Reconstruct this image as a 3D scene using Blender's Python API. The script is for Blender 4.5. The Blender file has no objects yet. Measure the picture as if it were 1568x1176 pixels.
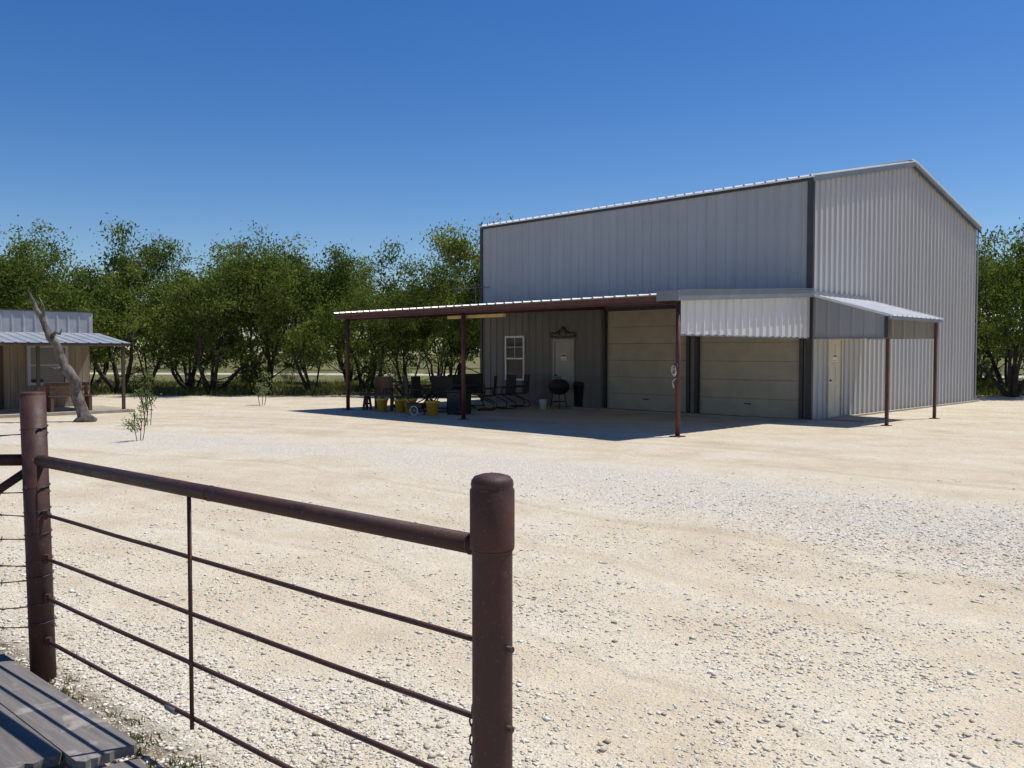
import bpy, math, random
import numpy as np
from mathutils import Vector, Matrix
random.seed(5)
RNG=np.random.default_rng(7)
scene=bpy.context.scene
col=scene.collection

# ------------------------------------------------------------ materials
class NT:
    def __init__(s,name):
        s.m=bpy.data.materials.new(name); s.m.use_nodes=True
        s.t=s.m.node_tree; s.b=s.t.nodes['Principled BSDF']; s.out=s.t.nodes['Material Output']
    def n(s,typ,**kw):
        nd=s.t.nodes.new(typ)
        for k,v in kw.items(): setattr(nd,k,v)
        return nd
    def l(s,a,b): s.t.links.new(a,b)
    def ramp(s,fac,stops):
        r=s.n('ShaderNodeValToRGB'); e=r.color_ramp.elements
        while len(e)<len(stops): e.new(0.5)
        for i,(p,c) in enumerate(stops):
            e[i].position=p; e[i].color=(*c,1) if len(c)==3 else c
        s.l(fac,r.inputs[0]); return r.outputs[0]
    def math(s,op,a,b=None,clamp=False):
        m=s.n('ShaderNodeMath',operation=op); m.use_clamp=clamp
        for i,x in enumerate((a,b)):
            if x is None: continue
            if isinstance(x,(int,float)): m.inputs[i].default_value=x
            else: s.l(x,m.inputs[i])
        return m.outputs[0]
    def mix(s,f,a,b,bt='MIX'):
        m=s.n('ShaderNodeMix',data_type='RGBA',blend_type=bt)
        for i,x in ((0,f),(6,a),(7,b)):
            if isinstance(x,(int,float)): m.inputs[i].default_value=x
            elif isinstance(x,tuple): m.inputs[i].default_value=(*x,1)
            else: s.l(x,m.inputs[i])
        return m.outputs[2]
    def noise(s,scale,detail=4,rough=.6,vec=None,dist=0):
        nd=s.n('ShaderNodeTexNoise'); nd.inputs['Scale'].default_value=scale
        nd.inputs['Detail'].default_value=detail; nd.inputs['Roughness'].default_value=rough
        nd.inputs['Distortion'].default_value=dist
        if vec is not None: s.l(vec,nd.inputs['Vector'])
        return nd.outputs[0]
    def bump(s,h,strength=.3,dist=.01,nrm=None):
        b=s.n('ShaderNodeBump'); b.inputs['Strength'].default_value=strength; b.inputs['Distance'].default_value=dist
        s.l(h,b.inputs['Height'])
        if nrm is not None: s.l(nrm,b.inputs['Normal'])
        return b.outputs[0]

def simple(name,c1,c2=None,scale=3,rough=.6,metal=0,bump=0,bdist=.005,stretch=None,detail=4):
    t=NT(name)
    tc=t.n('ShaderNodeTexCoord').outputs['Object']
    if stretch:
        mp=t.n('ShaderNodeMapping'); mp.inputs['Scale'].default_value=stretch; t.l(tc,mp.inputs[0]); tc=mp.outputs[0]
    if c2 is None: c2=tuple(x*.8 for x in c1)
    f=t.noise(scale,detail,.65,tc)
    t.l(t.ramp(f,[(.35,c2),(.65,c1)]),t.b.inputs['Base Color'])
    t.b.inputs['Roughness'].default_value=rough; t.b.inputs['Metallic'].default_value=metal
    if bump:
        t.l(t.bump(t.noise(scale*6,3,.6,tc),bump,bdist),t.b.inputs['Normal'])
    return t.m

def siding_mat(name,c,c2,rough=.45):
    t=NT(name); tc=t.n('ShaderNodeTexCoord').outputs['Object']
    mp=t.n('ShaderNodeMapping'); mp.inputs['Scale'].default_value=(1,1,.12); t.l(tc,mp.inputs[0])
    f=t.noise(2.2,4,.6,mp.outputs[0])
    base=t.ramp(f,[(.3,c2),(.7,c)])
    sx=t.n('ShaderNodeSeparateXYZ'); t.l(tc,sx.inputs[0])
    dz=t.math('MULTIPLY',t.math('SUBTRACT',.6,sx.outputs[2]),.7,True)
    base2=t.mix(t.math('MULTIPLY',dz,t.noise(5,3,.6,tc)),base,(.42,.36,.26))
    t.l(base2,t.b.inputs['Base Color']); t.b.inputs['Roughness'].default_value=rough
    t.b.inputs['Specular IOR Level'].default_value=.3
    t.l(t.bump(t.noise(1.3,2,.5,tc),.25,.02),t.b.inputs['Normal'])
    return t.m

M={}
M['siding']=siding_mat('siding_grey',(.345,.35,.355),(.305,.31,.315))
M['siding_shade']=siding_mat('siding_grey_shaded',(.19,.175,.16),(.155,.145,.132))  # same grey siding, darkened: canopy shade put into the lower front wall's colour
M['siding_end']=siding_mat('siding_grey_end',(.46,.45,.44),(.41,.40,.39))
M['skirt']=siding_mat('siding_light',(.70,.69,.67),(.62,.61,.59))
M['roof']=simple('galvalume_roof',(.80,.80,.79),(.68,.69,.69),2,.38,.2)
M['trim']=simple('trim_dark',(.045,.038,.038),(.03,.027,.027),4,.5)
M['trimgrey']=simple('trim_grey',(.20,.215,.235),(.16,.175,.19),3,.45)
M['gdoor']=simple('garage_door_paint',(.41,.355,.265),(.35,.30,.225),2,.5)
M['door']=simple('door_paint',(.42,.39,.34),(.36,.335,.29),2,.45)
M['door2']=simple('side_door_paint',(.60,.54,.43),(.52,.46,.37),2,.45)
M['white']=simple('white_vinyl',(.76,.76,.73),(.68,.68,.66),3,.4)
M['redsteel']=simple('red_oxide_steel',(.12,.034,.024),(.06,.022,.018),5,.6,0,.2)
M['purlin']=simple('purlin_steel',(.06,.028,.022),(.04,.02,.016),5,.6)
M['concrete']=simple('concrete',(.38,.34,.27),(.28,.25,.20),4,.9,0,.3)
M['black']=simple('black_plastic',(.022,.022,.024),(.014,.014,.015),6,.45)
M['iron']=simple('dark_iron',(.035,.03,.028),(.02,.018,.017),8,.5)
M['sling']=simple('sling_fabric',(.05,.04,.035),(.035,.028,.025),12,.8)
M['yellow']=simple('yellow_glaze',(.66,.42,.045),(.55,.33,.03),6,.45)
M['soil']=simple('potting_soil',(.05,.035,.025),None,20,.95,0,.5)
M['wood']=simple('brown_wood',(.17,.085,.045),(.10,.05,.03),6,.75,0,.4,stretch=(1,1,.2))
M['darkwood']=simple('dark_wood',(.085,.055,.04),(.05,.035,.027),6,.8,0,.4,stretch=(1,1,.2))
M['tanwood']=simple('tan_wood',(.55,.38,.14),(.42,.28,.1),6,.7)
M['cabinwall']=simple('cabin_boards',(.30,.235,.17),(.19,.145,.105),3,.85,0,.4,stretch=(1,1,.15))
M['cabinroof']=simple('cabin_galvanised',(.42,.45,.48),(.32,.35,.38),3,.4,.3)
M['cabinfascia']=simple('cabin_fascia',(.40,.405,.41),(.31,.315,.32),3,.5,.1)
M['red']=simple('sign_red',(.55,.05,.04),None,10,.6)
M['orange']=simple('orange_paint',(.45,.16,.06),(.30,.11,.05),8,.7)
M['rubber']=simple('rubber',(.025,.025,.025),None,10,.8)
M['rope']=simple('white_rope',(.6,.57,.5),(.4,.38,.33),40,.9)
g=NT('window_glass'); g.b.inputs['Base Color'].default_value=(.03,.035,.04,1); g.b.inputs['Roughness'].default_value=.06
g.b.inputs['Specular IOR Level'].default_value=.7; M['glass']=g.m

t=NT('rusty_pipe_paint'); tc=t.n('ShaderNodeTexCoord').outputs['Object']
f=t.noise(7,7,.72,tc); base=t.ramp(f,[(.30,(.028,.012,.011)),(.52,(.052,.020,.0165)),(.68,(.09,.032,.022)),(.8,(.16,.062,.035))])
sp=t.noise(70,4,.6,tc); base=t.mix(t.ramp(sp,[(.62,(0,0,0)),(.74,(.65,.65,.65))]),base,(.19,.08,.045))
sc=t.noise(22,3,.5,tc,1.5); base=t.mix(t.ramp(sc,[(.70,(0,0,0)),(.77,(.45,.45,.45))]),base,(.27,.19,.15))
t.l(base,t.b.inputs['Base Color'])
t.l(t.ramp(f,[(.3,(.42,)*3),(.7,(.8,)*3)]),t.b.inputs['Roughness']); t.b.inputs['Specular IOR Level'].default_value=.4
t.l(t.bump(t.math('ADD',t.noise(120,4,.7,tc),f),.45,.004),t.b.inputs['Normal']); M['pipe']=t.m

t=NT('weathered_plank'); tc=t.n('ShaderNodeTexCoord').outputs['Object']
mp=t.n('ShaderNodeMapping'); mp.inputs['Scale'].default_value=(1,14,14); t.l(tc,mp.inputs[0])
f=t.noise(3,7,.7,mp.outputs[0]); base=t.ramp(f,[(.3,(.105,.097,.093)),(.5,(.16,.147,.138)),(.72,(.23,.21,.195))])
p=t.noise(5,6,.65,tc,.6); base=t.mix(t.ramp(p,[(.56,(0,0,0)),(.66,(.8,.8,.8))]),base,(.40,.35,.31))
gi=t.n('ShaderNodeNewGeometry').outputs['Random Per Island']
base=t.mix(.3,base,t.ramp(gi,[(0,(.12,.112,.105)),(1,(.24,.215,.19))]))
t.l(base,t.b.inputs['Base Color']); t.b.inputs['Roughness'].default_value=.9; t.b.inputs['Specular IOR Level'].default_value=.2
t.l(t.bump(f,.7,.006),t.b.inputs['Normal']); M['plank']=t.m

def leaf_mat(name,a,b,c,trans=.35):
    t=NT(name); tc=t.n('ShaderNodeTexCoord').outputs['Object']
    gi=t.n('ShaderNodeNewGeometry').outputs['Random Per Island']
    oi=t.n('ShaderNodeObjectInfo').outputs['Random']
    f=t.noise(1.4,1,.6,tc)
    v=t.math('ADD',t.math('MULTIPLY',f,.75),t.math('MULTIPLY',gi,.34))
    v=t.math('ADD',v,t.math('MULTIPLY',t.math('SUBTRACT',oi,.5),.34))
    base=t.ramp(v,[(.28,a),(.52,b),(.80,c)])
    df=t.n('ShaderNodeBsdfDiffuse'); t.l(base,df.inputs[0])
    tr=t.n('ShaderNodeBsdfTranslucent'); t.l(t.mix(1.0,base,(1.0,1.0,.5),'MULTIPLY'),tr.inputs[0])
    mx=t.n('ShaderNodeMixShader'); mx.inputs[0].default_value=trans
    t.l(df.outputs[0],mx.inputs[1]); t.l(tr.outputs[0],mx.inputs[2]); t.l(mx.outputs[0],t.out.inputs[0])
    return t.m
M['leaf']=leaf_mat('mesquite_leaf',(.055,.088,.022),(.135,.18,.045),(.25,.285,.08),.40)
M['leaf2']=leaf_mat('sapling_leaf',(.10,.15,.05),(.20,.26,.10),(.34,.38,.2))
M['grass']=leaf_mat('grass_blade',(.06,.09,.025),(.13,.16,.05),(.27,.25,.11))
M['bark']=simple('mesquite_bark',(.06,.047,.038),(.028,.022,.018),7,.95,0,0,detail=2)
M['deadwood']=simple('dead_wood',(.20,.17,.145),(.05,.042,.036),6,.95,0,.9,.03,stretch=(1,1,.45))

t=NT('limestone_pebble'); gi=t.n('ShaderNodeNewGeometry').outputs['Random Per Island']
t.l(t.ramp(gi,[(0,(.38,.32,.23)),(.25,(.56,.50,.39)),(.7,(.69,.64,.54)),(1,(.82,.79,.71))]),t.b.inputs['Base Color'])
t.b.inputs['Roughness'].default_value=.9; t.b.inputs['Specular IOR Level'].default_value=.15; M['pebble']=t.m

# ground : arcs of wheel tracks and gravel around a turning centre
TRACKS=((38.9,.22),(37.2,.22),(32.6,.16),(31.0,.16),(29.3,.10))
t=NT('caliche_ground'); pos=t.n('ShaderNodeNewGeometry').outputs['Position']
sx=t.n('ShaderNodeSeparateXYZ'); t.l(pos,sx.inputs[0]); X,Y=sx.outputs[0],sx.outputs[1]
n_big=t.noise(.16,2,.55,pos); n_mid=t.noise(.9,4,.6,pos); n_fine=t.noise(9,4,.7,pos); n_vf=t.noise(60,2,.7,pos)
Xc=t.math('ADD',X,22); Yc=t.math('ADD',Y,14)
R0=t.math('SQRT',t.math('ADD',t.math('MULTIPLY',Xc,Xc),t.math('MULTIPLY',Yc,Yc)))
R_=t.math('ADD',R0,t.math('MULTIPLY',t.math('SUBTRACT',n_big,.5),2.6))
A_=t.math('ARCTAN2',Yc,Xc)
cv=t.n('ShaderNodeCombineXYZ'); t.l(t.math('MULTIPLY',R_,1.2),cv.inputs[0]); t.l(t.math('MULTIPLY',A_,4.5),cv.inputs[1])
st=t.noise(1.0,4,.55,cv.outputs[0],0)
d=t.math('SUBTRACT',R_,34.6)
band=t.math('SUBTRACT',1.35,t.math('MULTIPLY',t.math('ABSOLUTE',d),.58),True)
near=t.math('MULTIPLY',t.math('SUBTRACT',-6.2,d),.5,True)
grav=t.math('MAXIMUM',band,t.math('MULTIPLY',near,.8))
grav=t.math('ADD',t.math('MULTIPLY',grav,.85),t.math('MULTIPLY',t.math('SUBTRACT',n_mid,.50),1.2),True)
grav=t.math('ADD',grav,t.math('MULTIPLY',t.math('SUBTRACT',st,.5),.8),True)
trk=None
Rt=t.math('ADD',R_,t.math('MULTIPLY',t.math('SUBTRACT',n_mid,.5),.25))
for r0,w in TRACKS:
    q=t.math('MULTIPLY',t.math('SUBTRACT',w,t.math('ABSOLUTE',t.math('SUBTRACT',Rt,r0))),7,True)
    trk=q if trk is None else t.math('MAXIMUM',trk,q)
trk=t.math('MULTIPLY',trk,t.ramp(st,[(.36,(.1,)*3),(.58,(1,)*3)]))
grav=t.math('SUBTRACT',grav,t.math('MULTIPLY',trk,.55),True)
fine_c=t.ramp(t.math('ADD',t.math('MULTIPLY',n_mid,.6),t.math('MULTIPLY',st,.4)),[(.34,(.49,.40,.265)),(.47,(.60,.51,.36)),(.56,(.64,.56,.415)),(.68,(.67,.605,.475))])
fine_c=t.mix(t.math('MULTIPLY',trk,.45),fine_c,(.47,.375,.24))
def cells(scale,lo,mid,hi):
    vo=t.n('ShaderNodeTexVoronoi'); vo.inputs['Scale'].default_value=scale; t.l(pos,vo.inputs['Vector'])
    sv=t.n('ShaderNodeSeparateColor'); t.l(vo.outputs['Color'],sv.inputs[0])
    c=t.ramp(sv.outputs[0],[(0,lo),(.35,mid),(1,hi)])
    e=t.ramp(vo.outputs['Distance'],[(.3,(1,1,1)),(.72,(.50,.45,.38))])
    return t.mix(1.0,c,e,'MULTIPLY'),vo.outputs['Distance'],sv.outputs[1]
sA,dA,rA=cells(34,(.46,.40,.31),(.68,.64,.56),(.84,.82,.76))
sB,dB,rB=cells(75,(.48,.41,.31),(.67,.62,.52),(.82,.79,.72))
stone_c=t.mix(t.ramp(n_fine,[(.45,(0,)*3),(.55,(1,)*3)]),sA,sB)
stone_c=t.mix(.35,stone_c,(.72,.695,.635))
sprink=t.ramp(rB,[(.52,(0,0,0)),(.60,(1,1,1))])
amt=t.math('MAXIMUM',grav,t.math('MULTIPLY',sprink,t.ramp(n_fine,[(.38,(.12,)*3),(.60,(.85,)*3)])))
yard=t.mix(amt,fine_c,stone_c)
yard=t.mix(t.ramp(n_vf,[(.30,(.5,)*3),(.48,(0,)*3)]),yard,(.35,.275,.18))
gr=t.ramp(t.noise(.5,4,.7,pos),[(.32,(.09,.11,.035)),(.5,(.17,.17,.065)),(.68,(.34,.28,.15))])
gr=t.mix(t.ramp(n_fine,[(.4,(.5,)*3),(.6,(0,)*3)]),gr,(.05,.05,.02))
ge=t.math('ADD',Y,t.math('MULTIPLY',t.math('SUBTRACT',n_mid,.5),5))
ge=t.math('ADD',ge,t.math('MULTIPLY',X,.02))
gm=t.math('MULTIPLY',t.math('SUBTRACT',ge,34.3),1.2,True)
rd=t.math('ABSOLUTE',t.math('SUBTRACT',Y,t.math('ADD',68,t.math('MULTIPLY',X,-.15))))
rm=t.math('MULTIPLY',t.math('SUBTRACT',3.2,rd),2,True)
c=t.mix(gm,yard,gr); c=t.mix(rm,c,(.5,.46,.38))
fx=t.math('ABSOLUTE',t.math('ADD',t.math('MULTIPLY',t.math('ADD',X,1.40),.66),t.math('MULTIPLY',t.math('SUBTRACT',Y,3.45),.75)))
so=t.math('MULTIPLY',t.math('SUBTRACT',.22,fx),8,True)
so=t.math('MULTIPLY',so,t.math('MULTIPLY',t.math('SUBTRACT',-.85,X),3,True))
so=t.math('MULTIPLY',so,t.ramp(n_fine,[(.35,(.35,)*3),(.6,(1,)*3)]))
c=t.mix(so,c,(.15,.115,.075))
t.l(c,t.b.inputs['Base Color']); t.b.inputs['Roughness'].default_value=.95; t.b.inputs['Specular IOR Level'].default_value=.1
hA=t.math('MULTIPLY',t.math('SUBTRACT',1,dA),t.math('ADD',t.math('MULTIPLY',amt,.9),.05))
hB=t.math('MULTIPLY',t.math('SUBTRACT',1,dB),t.math('ADD',t.math('MULTIPLY',amt,.5),.15))
hgt=t.math('ADD',t.math('ADD',hA,hB),t.math('MULTIPLY',n_vf,.6))
hgt=t.math('ADD',hgt,t.math('ADD',t.math('MULTIPLY',n_mid,4.0),t.math('MULTIPLY',trk,-1.2)))
t.l(t.bump(hgt,1.0,.014),t.b.inputs['Normal']); M['ground']=t.m

# ------------------------------------------------------------ mesh helpers
def empty(name,loc=(0,0,0),rotz=0,parent=None):
    e=bpy.data.objects.new(name,None); col.objects.link(e); e.location=loc; e.rotation_euler=(0,0,rotz)
    e.empty_display_size=.2
    if parent: e.parent=parent
    return e

class MB:
    def __init__(s): s.v=[]; s.f=[]; s.mi=[]; s.mats=[]; s.sm=[]
    def mat(s,m):
        if m not in s.mats: s.mats.append(m)
        return s.mats.index(m)
    def add(s,vs,fs,m,smooth=False):
        o=len(s.v); k=s.mat(m); s.v.extend([tuple(p) for p in vs])
        for f in fs: s.f.append(tuple(i+o for i in f)); s.mi.append(k); s.sm.append(smooth)
    def box(s,x0,x1,y0,y1,z0,z1,m,xf=None,bev=0.0):
        if bev>0 and min(x1-x0,y1-y0,z1-z0)>2.2*bev:
            b=bev; vs=[]
            idx={}
            for sxx in (0,1):
                for syy in (0,1):
                    for szz in (0,1):
                        X0=(x1 if sxx else x0); Y0=(y1 if syy else y0); Z0=(z1 if szz else z0)
                        dx=-b if sxx else b; dy=-b if syy else b; dz=-b if szz else b
                        idx[(sxx,syy,szz,'x')]=len(vs); vs.append((X0,Y0+dy,Z0+dz))
                        idx[(sxx,syy,szz,'y')]=len(vs); vs.append((X0+dx,Y0,Z0+dz))
                        idx[(sxx,syy,szz,'z')]=len(vs); vs.append((X0+dx,Y0+dy,Z0))
            fs=[]
            I=lambda a,b_,c_,k: idx[(a,b_,c_,k)]
            for q in (0,1):
                fs.append((I(q,0,0,'x'),I(q,1,0,'x'),I(q,1,1,'x'),I(q,0,1,'x')))
                fs.append((I(0,q,0,'y'),I(1,q,0,'y'),I(1,q,1,'y'),I(0,q,1,'y')))
                fs.append((I(0,0,q,'z'),I(1,0,q,'z'),I(1,1,q,'z'),I(0,1,q,'z')))
            for a in (0,1):
                for c_ in (0,1):
                    fs.append((I(a,c_,0,'x'),I(a,c_,1,'x'),I(a,c_,1,'y'),I(a,c_,0,'y')))
                    fs.append((I(a,0,c_,'x'),I(a,1,c_,'x'),I(a,1,c_,'z'),I(a,0,c_,'z')))
                    fs.append((I(0,a,c_,'y'),I(1,a,c_,'y'),I(1,a,c_,'z'),I(0,a,c_,'z')))
                    for e_ in (0,1): fs.append((I(a,c_,e_,'x'),I(a,c_,e_,'y'),I(a,c_,e_,'z')))
        else:
            vs=[(x0,y0,z0),(x1,y0,z0),(x1,y1,z0),(x0,y1,z0),(x0,y0,z1),(x1,y0,z1),(x1,y1,z1),(x0,y1,z1)]
            fs=[(0,3,2,1),(4,5,6,7),(0,1,5,4),(1,2,6,5),(2,3,7,6),(3,0,4,7)]
        if xf is not None: vs=[xf@Vector(p) for p in vs]
        s.add(vs,fs,m)
    def beam(s,p0,p1,w,h,m,up=(0,0,1)):
        p0=Vector(p0);p1=Vector(p1);d=(p1-p0);L=d.length;d.normalize();up=Vector(up)
        sd=d.cross(up).normalized(); u=sd.cross(d)
        R=Matrix((( d.x,sd.x,u.x,p0.x),(d.y,sd.y,u.y,p0.y),(d.z,sd.z,u.z,p0.z),(0,0,0,1)))
        s.box(0,L,-w/2,w/2,-h/2,h/2,m,R)
    def tube(s,pts,rad,m,n=10,cap=True,smooth=True,jit=0):
        pts=[Vector(p) for p in pts]
        if not hasattr(rad,'__len__'): rad=[rad]*len(pts)
        vs=[];fs=[];ref=None
        for i,p in enumerate(pts):
            tg=(pts[min(i+1,len(pts)-1)]-pts[max(i-1,0)]).normalized()
            if ref is None:
                ref=Vector((1,0,0)) if abs(tg.x)<.8 else Vector((0,1,0))
            a=(ref-tg*ref.dot(tg)).normalized(); ref=a; b=tg.cross(a)
            for k in range(n):
                an=2*math.pi*k/n; r=rad[i]*(1+(random.uniform(-jit,jit) if jit else 0))
                vs.append(p+(a*math.cos(an)+b*math.sin(an))*r)
        for i in range(len(pts)-1):
            for k in range(n):
                k2=(k+1)%n; fs.append((i*n+k,i*n+k2,(i+1)*n+k2,(i+1)*n+k))
        s.add(vs,fs,m,smooth)
        if cap:
            o=len(s.v)-len(vs)
            kk=s.mat(m)
            s.f.append(tuple(o+k for k in range(n))[::-1]); s.mi.append(kk); s.sm.append(False)
            s.f.append(tuple(o+(len(pts)-1)*n+k for k in range(n))); s.mi.append(kk); s.sm.append(False)
    def lathe(s,prof,c,m,n=24,smooth=True):
        vs=[];fs=[]
        for r,z in prof:
            for k in range(n):
                a=2*math.pi*k/n; vs.append((c[0]+r*math.cos(a),c[1]+r*math.sin(a),c[2]+z))
        for i in range(len(prof)-1):
            for k in range(n):
                k2=(k+1)%n; fs.append((i*n+k,i*n+k2,(i+1)*n+k2,(i+1)*n+k))
        s.add(vs,fs,m,smooth)
    def obj(s,name,parent=None,loc=(0,0,0),rotz=0):
        me=bpy.data.meshes.new(name); me.from_pydata(s.v,[],s.f)
        for m in s.mats: me.materials.append(M[m])
        me.polygons.foreach_set('material_index',s.mi); me.polygons.foreach_set('use_smooth',s.sm)
        me.update()
        o=bpy.data.objects.new(name,me); col.objects.link(o); o.location=loc; o.rotation_euler=(0,0,rotz)
        if parent: o.parent=parent
        return o

SP=.305
def ribbed(mb,a0,a1,z0,z1,fn,m,h=.032,extra=(),phase=0):
    """vertical ribbed sheet; fn(a,off,z)->xyz ; z1,z0 may be functions of a"""
    pts=[(a0,0)]
    k=math.floor((a0-phase)/SP)-1
    while phase+k*SP<a1+SP:
        c=phase+k*SP
        for da,o in ((-.038,0),(-.016,h),(.016,h),(.038,0)):
            if a0+1e-4<c+da<a1-1e-4: pts.append((c+da,o))
        k+=1
    pts.append((a1,0))
    for e in extra:
        if a0<e<a1: pts.append((e,0))
    pts.sort()
    Z0=z0 if callable(z0) else (lambda a:z0); Z1=z1 if callable(z1) else (lambda a:z1)
    vs=[];fs=[]
    for a,o in pts: vs.append(fn(a,o,Z0(a))); vs.append(fn(a,o,Z1(a)))
    for i in range(len(pts)-1): fs.append((2*i,2*i+2,2*i+3,2*i+1))
    mb.add(vs,fs,m)

# ------------------------------------------------------------ ground
mb=MB(); S=2500
mb.add([(-S,-S,0),(S,-S,0),(S,S,0),(-S,S,0)],[(0,1,2,3)],'ground'); mb.obj('ground')

# ------------------------------------------------------------ main building
L_=12.0; W_=12.5; RY=6.35; EZ=6.05; RZ=7.36
B=empty('metal_building',(7.45,21.5,0),math.radians(-45))
front=lambda a,o,z:(a,-o,z)
end=lambda a,o,z:(o,a,z)
mb=MB()
DH=3.0; MZ=3.16
segs=[(-.27,0,0),(-3.24,-.27,DH),(-3.62,-3.24,0),(-6.5,-3.62,DH),(-7.76,-6.5,0),(-8.64,-7.76,2.15),
      (-9.92,-8.64,0),(-10.82,-9.92,2.28),(-L_,-10.82,0)]
for a0,a1,z0 in segs: ribbed(mb,a0,a1,z0,MZ,front,'siding_shade',h=.026)
ribbed(mb,-10.82,-9.92,0,.80,front,'siding_shade',h=.026)
ribbed(mb,-L_,0,MZ,EZ,front,'siding',h=.024)
gz=lambda a: EZ+(RZ-EZ)*(a/RY if a<RY else (W_-a)/(W_-RY))
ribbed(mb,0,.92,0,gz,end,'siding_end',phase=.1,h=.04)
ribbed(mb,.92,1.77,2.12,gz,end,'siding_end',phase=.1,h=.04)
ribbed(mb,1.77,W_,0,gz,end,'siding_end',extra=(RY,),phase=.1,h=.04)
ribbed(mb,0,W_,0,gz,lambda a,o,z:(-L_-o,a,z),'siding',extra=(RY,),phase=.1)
ribbed(mb,-L_,0,0,EZ,lambda a,o,z:(a,W_+o,z),'siding')
mb.obj('walls',B)
mb=MB(); ov=.12
sl=(RZ-EZ)/RY
ribbed(mb,-L_-.1,.1,-ov,RY,lambda a,o,z:(a,z,EZ+.05+z*sl+o),'roof',h=.045)
sl2=(RZ-EZ)/(W_-RY)
ribbed(mb,-L_-.1,.1,RY,W_+ov,lambda a,o,z:(a,z,EZ+.05+(W_-z)*sl2+o),'roof',h=.045)
mb.beam((-L_-.1,RY,RZ+.10),(.1,RY,RZ+.10),.35,.03,'roof')
mb.box(-L_-.1,.12,-ov-.012,-ov-.002,EZ-.01,EZ+.03,'roof')
mb.obj('roof',B)
mb=MB()
mb.box(-L_-.05,.045,-.055,-.036,EZ-.07,EZ+.02,'trim')
mb.box(-.10,.05,-.06,-.037,0,EZ-.07,'trim'); mb.box(.042,.062,-.06,.03,0,EZ-.02,'trim')
mb.box(-L_-.05,-L_+.06,-.06,-.037,0,EZ-.07,'trim')
mb.box(.042,.06,W_-.06,W_+.05,0,EZ,'trimgrey')
for y0,y1,z0,z1 in ((-ov,RY,EZ-ov*sl,RZ),(RY,W_+ov,RZ,EZ-ov*sl2)):
    mb.beam((.10,y0,z0-.02),(.10,y1,z1-.02),.03,.13,'trimgrey')
    mb.beam((.125,y0,z0+.065),(.125,y1,z1+.065),.09,.03,'roof')
mb.beam((.12,RY+.02,RZ-.10),(.12,W_+ov,EZ-.12-ov*sl2),.02,.06,'trim')
for a in (-.27+.05,-3.24-.05,-3.62+.06,-6.5-.06):
    mb.box(a-.05,a+.05,-.065,.06,0,DH+.04,'trim')
for a0,a1 in ((-3.19,-.32),(-6.45,-3.67)): mb.box(a0,a1,-.055,.05,DH-.04,DH+.05,'trim')
mb.obj('trim',B)
for i,(a0,a1) in enumerate(((-3.24,-.27),(-6.5,-3.62))):
    mb=MB(); n=6; hh=(DH-.04)/n
    for k in range(n):
        z=k*hh+.015
        mb.box(a0,a1,.06,.10,z,z+hh-.005,'gdoor',bev=.004)
        for q in (.25,.5,.75):
            mb.box(a0+.02,a1-.02,.0555,.0595,z+hh*q-.012,z+hh*q+.012,'gdoor')
    mb.box(a0,a1,.055,.09,0,.014,'rubber')
    mb.box((a0+a1)/2-.1,(a0+a1)/2+.1,.035,.05,.35,.38,'iron')
    mb.obj('garage_door_%d'%(i+1),B)
def pdoor(name,fn,a0,a1,top,dm='door'):
    mb=MB()
    def bx(a,b,o0,o1,z0,z1,m,bev=0):
        p=fn(a,o0,z0);q=fn(b,o1,z1)
        mb.box(min(p[0],q[0]),max(p[0],q[0]),min(p[1],q[1]),max(p[1],q[1]),z0,z1,m,bev=bev)
    bx(a0,a0+.06,-.03,.05,0,top,dm); bx(a1-.06,a1,-.03,.05,0,top,dm); bx(a0+.06,a1-.06,-.03,.048,top-.06,top,dm)
    bx(a0+.065,a1-.065,-.02,.012,.02,top-.065,dm)
    w=a1-a0
    for za,zb in ((.2,.85),(1.0,1.35),(1.45,1.95)):
        for ca in (a0+w*.3,a0+w*.7):
            bx(ca-.13,ca+.13,.0121,.02,za,zb,dm,bev=.003)
    bx(a0+w*.5-.11,a0+w*.5+.11,.021,.024,1.48,1.68,'white'); bx(a0+w*.5-.09,a0+w*.5+.09,.025,.027,1.60,1.66,'red'); bx(a0+w*.5-.08,a0+w*.5+.08,.025,.027,1.51,1.53,'red')
    bx(a0+.11,a0+.15,.013,.07,.98,1.02,'iron')
    bx(a0,a1,-.03,.10,.0,.018,'concrete')
    mb.obj(name,B)
pdoor('entry_door',front,-8.64,-7.76,2.15)
pdoor('side_door',end,.92,1.77,2.12,'door2')
mb=MB()
for sg in (-1,1):
    pts=[(-8.2+sg*x,-.08,z) for x,z in ((0,2.48),(.1,2.46),(.2,2.38),(.33,2.33),(.45,2.36),(.52,2.31),(.5,2.25),(.43,2.26))]
    mb.tube(pts,.022,'iron',6)
    mb.tube([(-8.2+sg*.1,-.08,2.28),(-8.2+sg*.18,-.08,2.34),(-8.2+sg*.06,-.08,2.40)],.02,'iron',6)
mb.beam((-8.72,-.08,2.22),(-7.68,-.08,2.22),.03,.04,'iron')
mb.lathe([(0,.09),(.05,.05),(.05,0),(0,-.03)],(-8.2,-.08,2.48),'iron',8)
mb.obj('door_ornament',B)
mb=MB(); a0,a1,z0,z1=-10.82,-9.92,.80,2.28
for bx in ((a0,a0+.055,z0,z1),(a1-.055,a1,z0,z1),(a0+.055,a1-.055,z1-.06,z1),(a0+.055,a1-.055,z0,z0+.06),(a0+.055,a1-.055,1.50,1.55)):
    mb.box(bx[0],bx[1],-.06,.04,bx[2],bx[3],'white')
mb.box(a0+.055,a1-.055,.0,.01,z0+.06,1.5,'glass'); mb.box(a0+.055,a1-.055,-.03,-.02,1.55,z1-.06,'glass')
mb.box((a0+a1)/2-.008,(a0+a1)/2+.008,-.04,-.031,1.55,z1-.06,'white')
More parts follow.
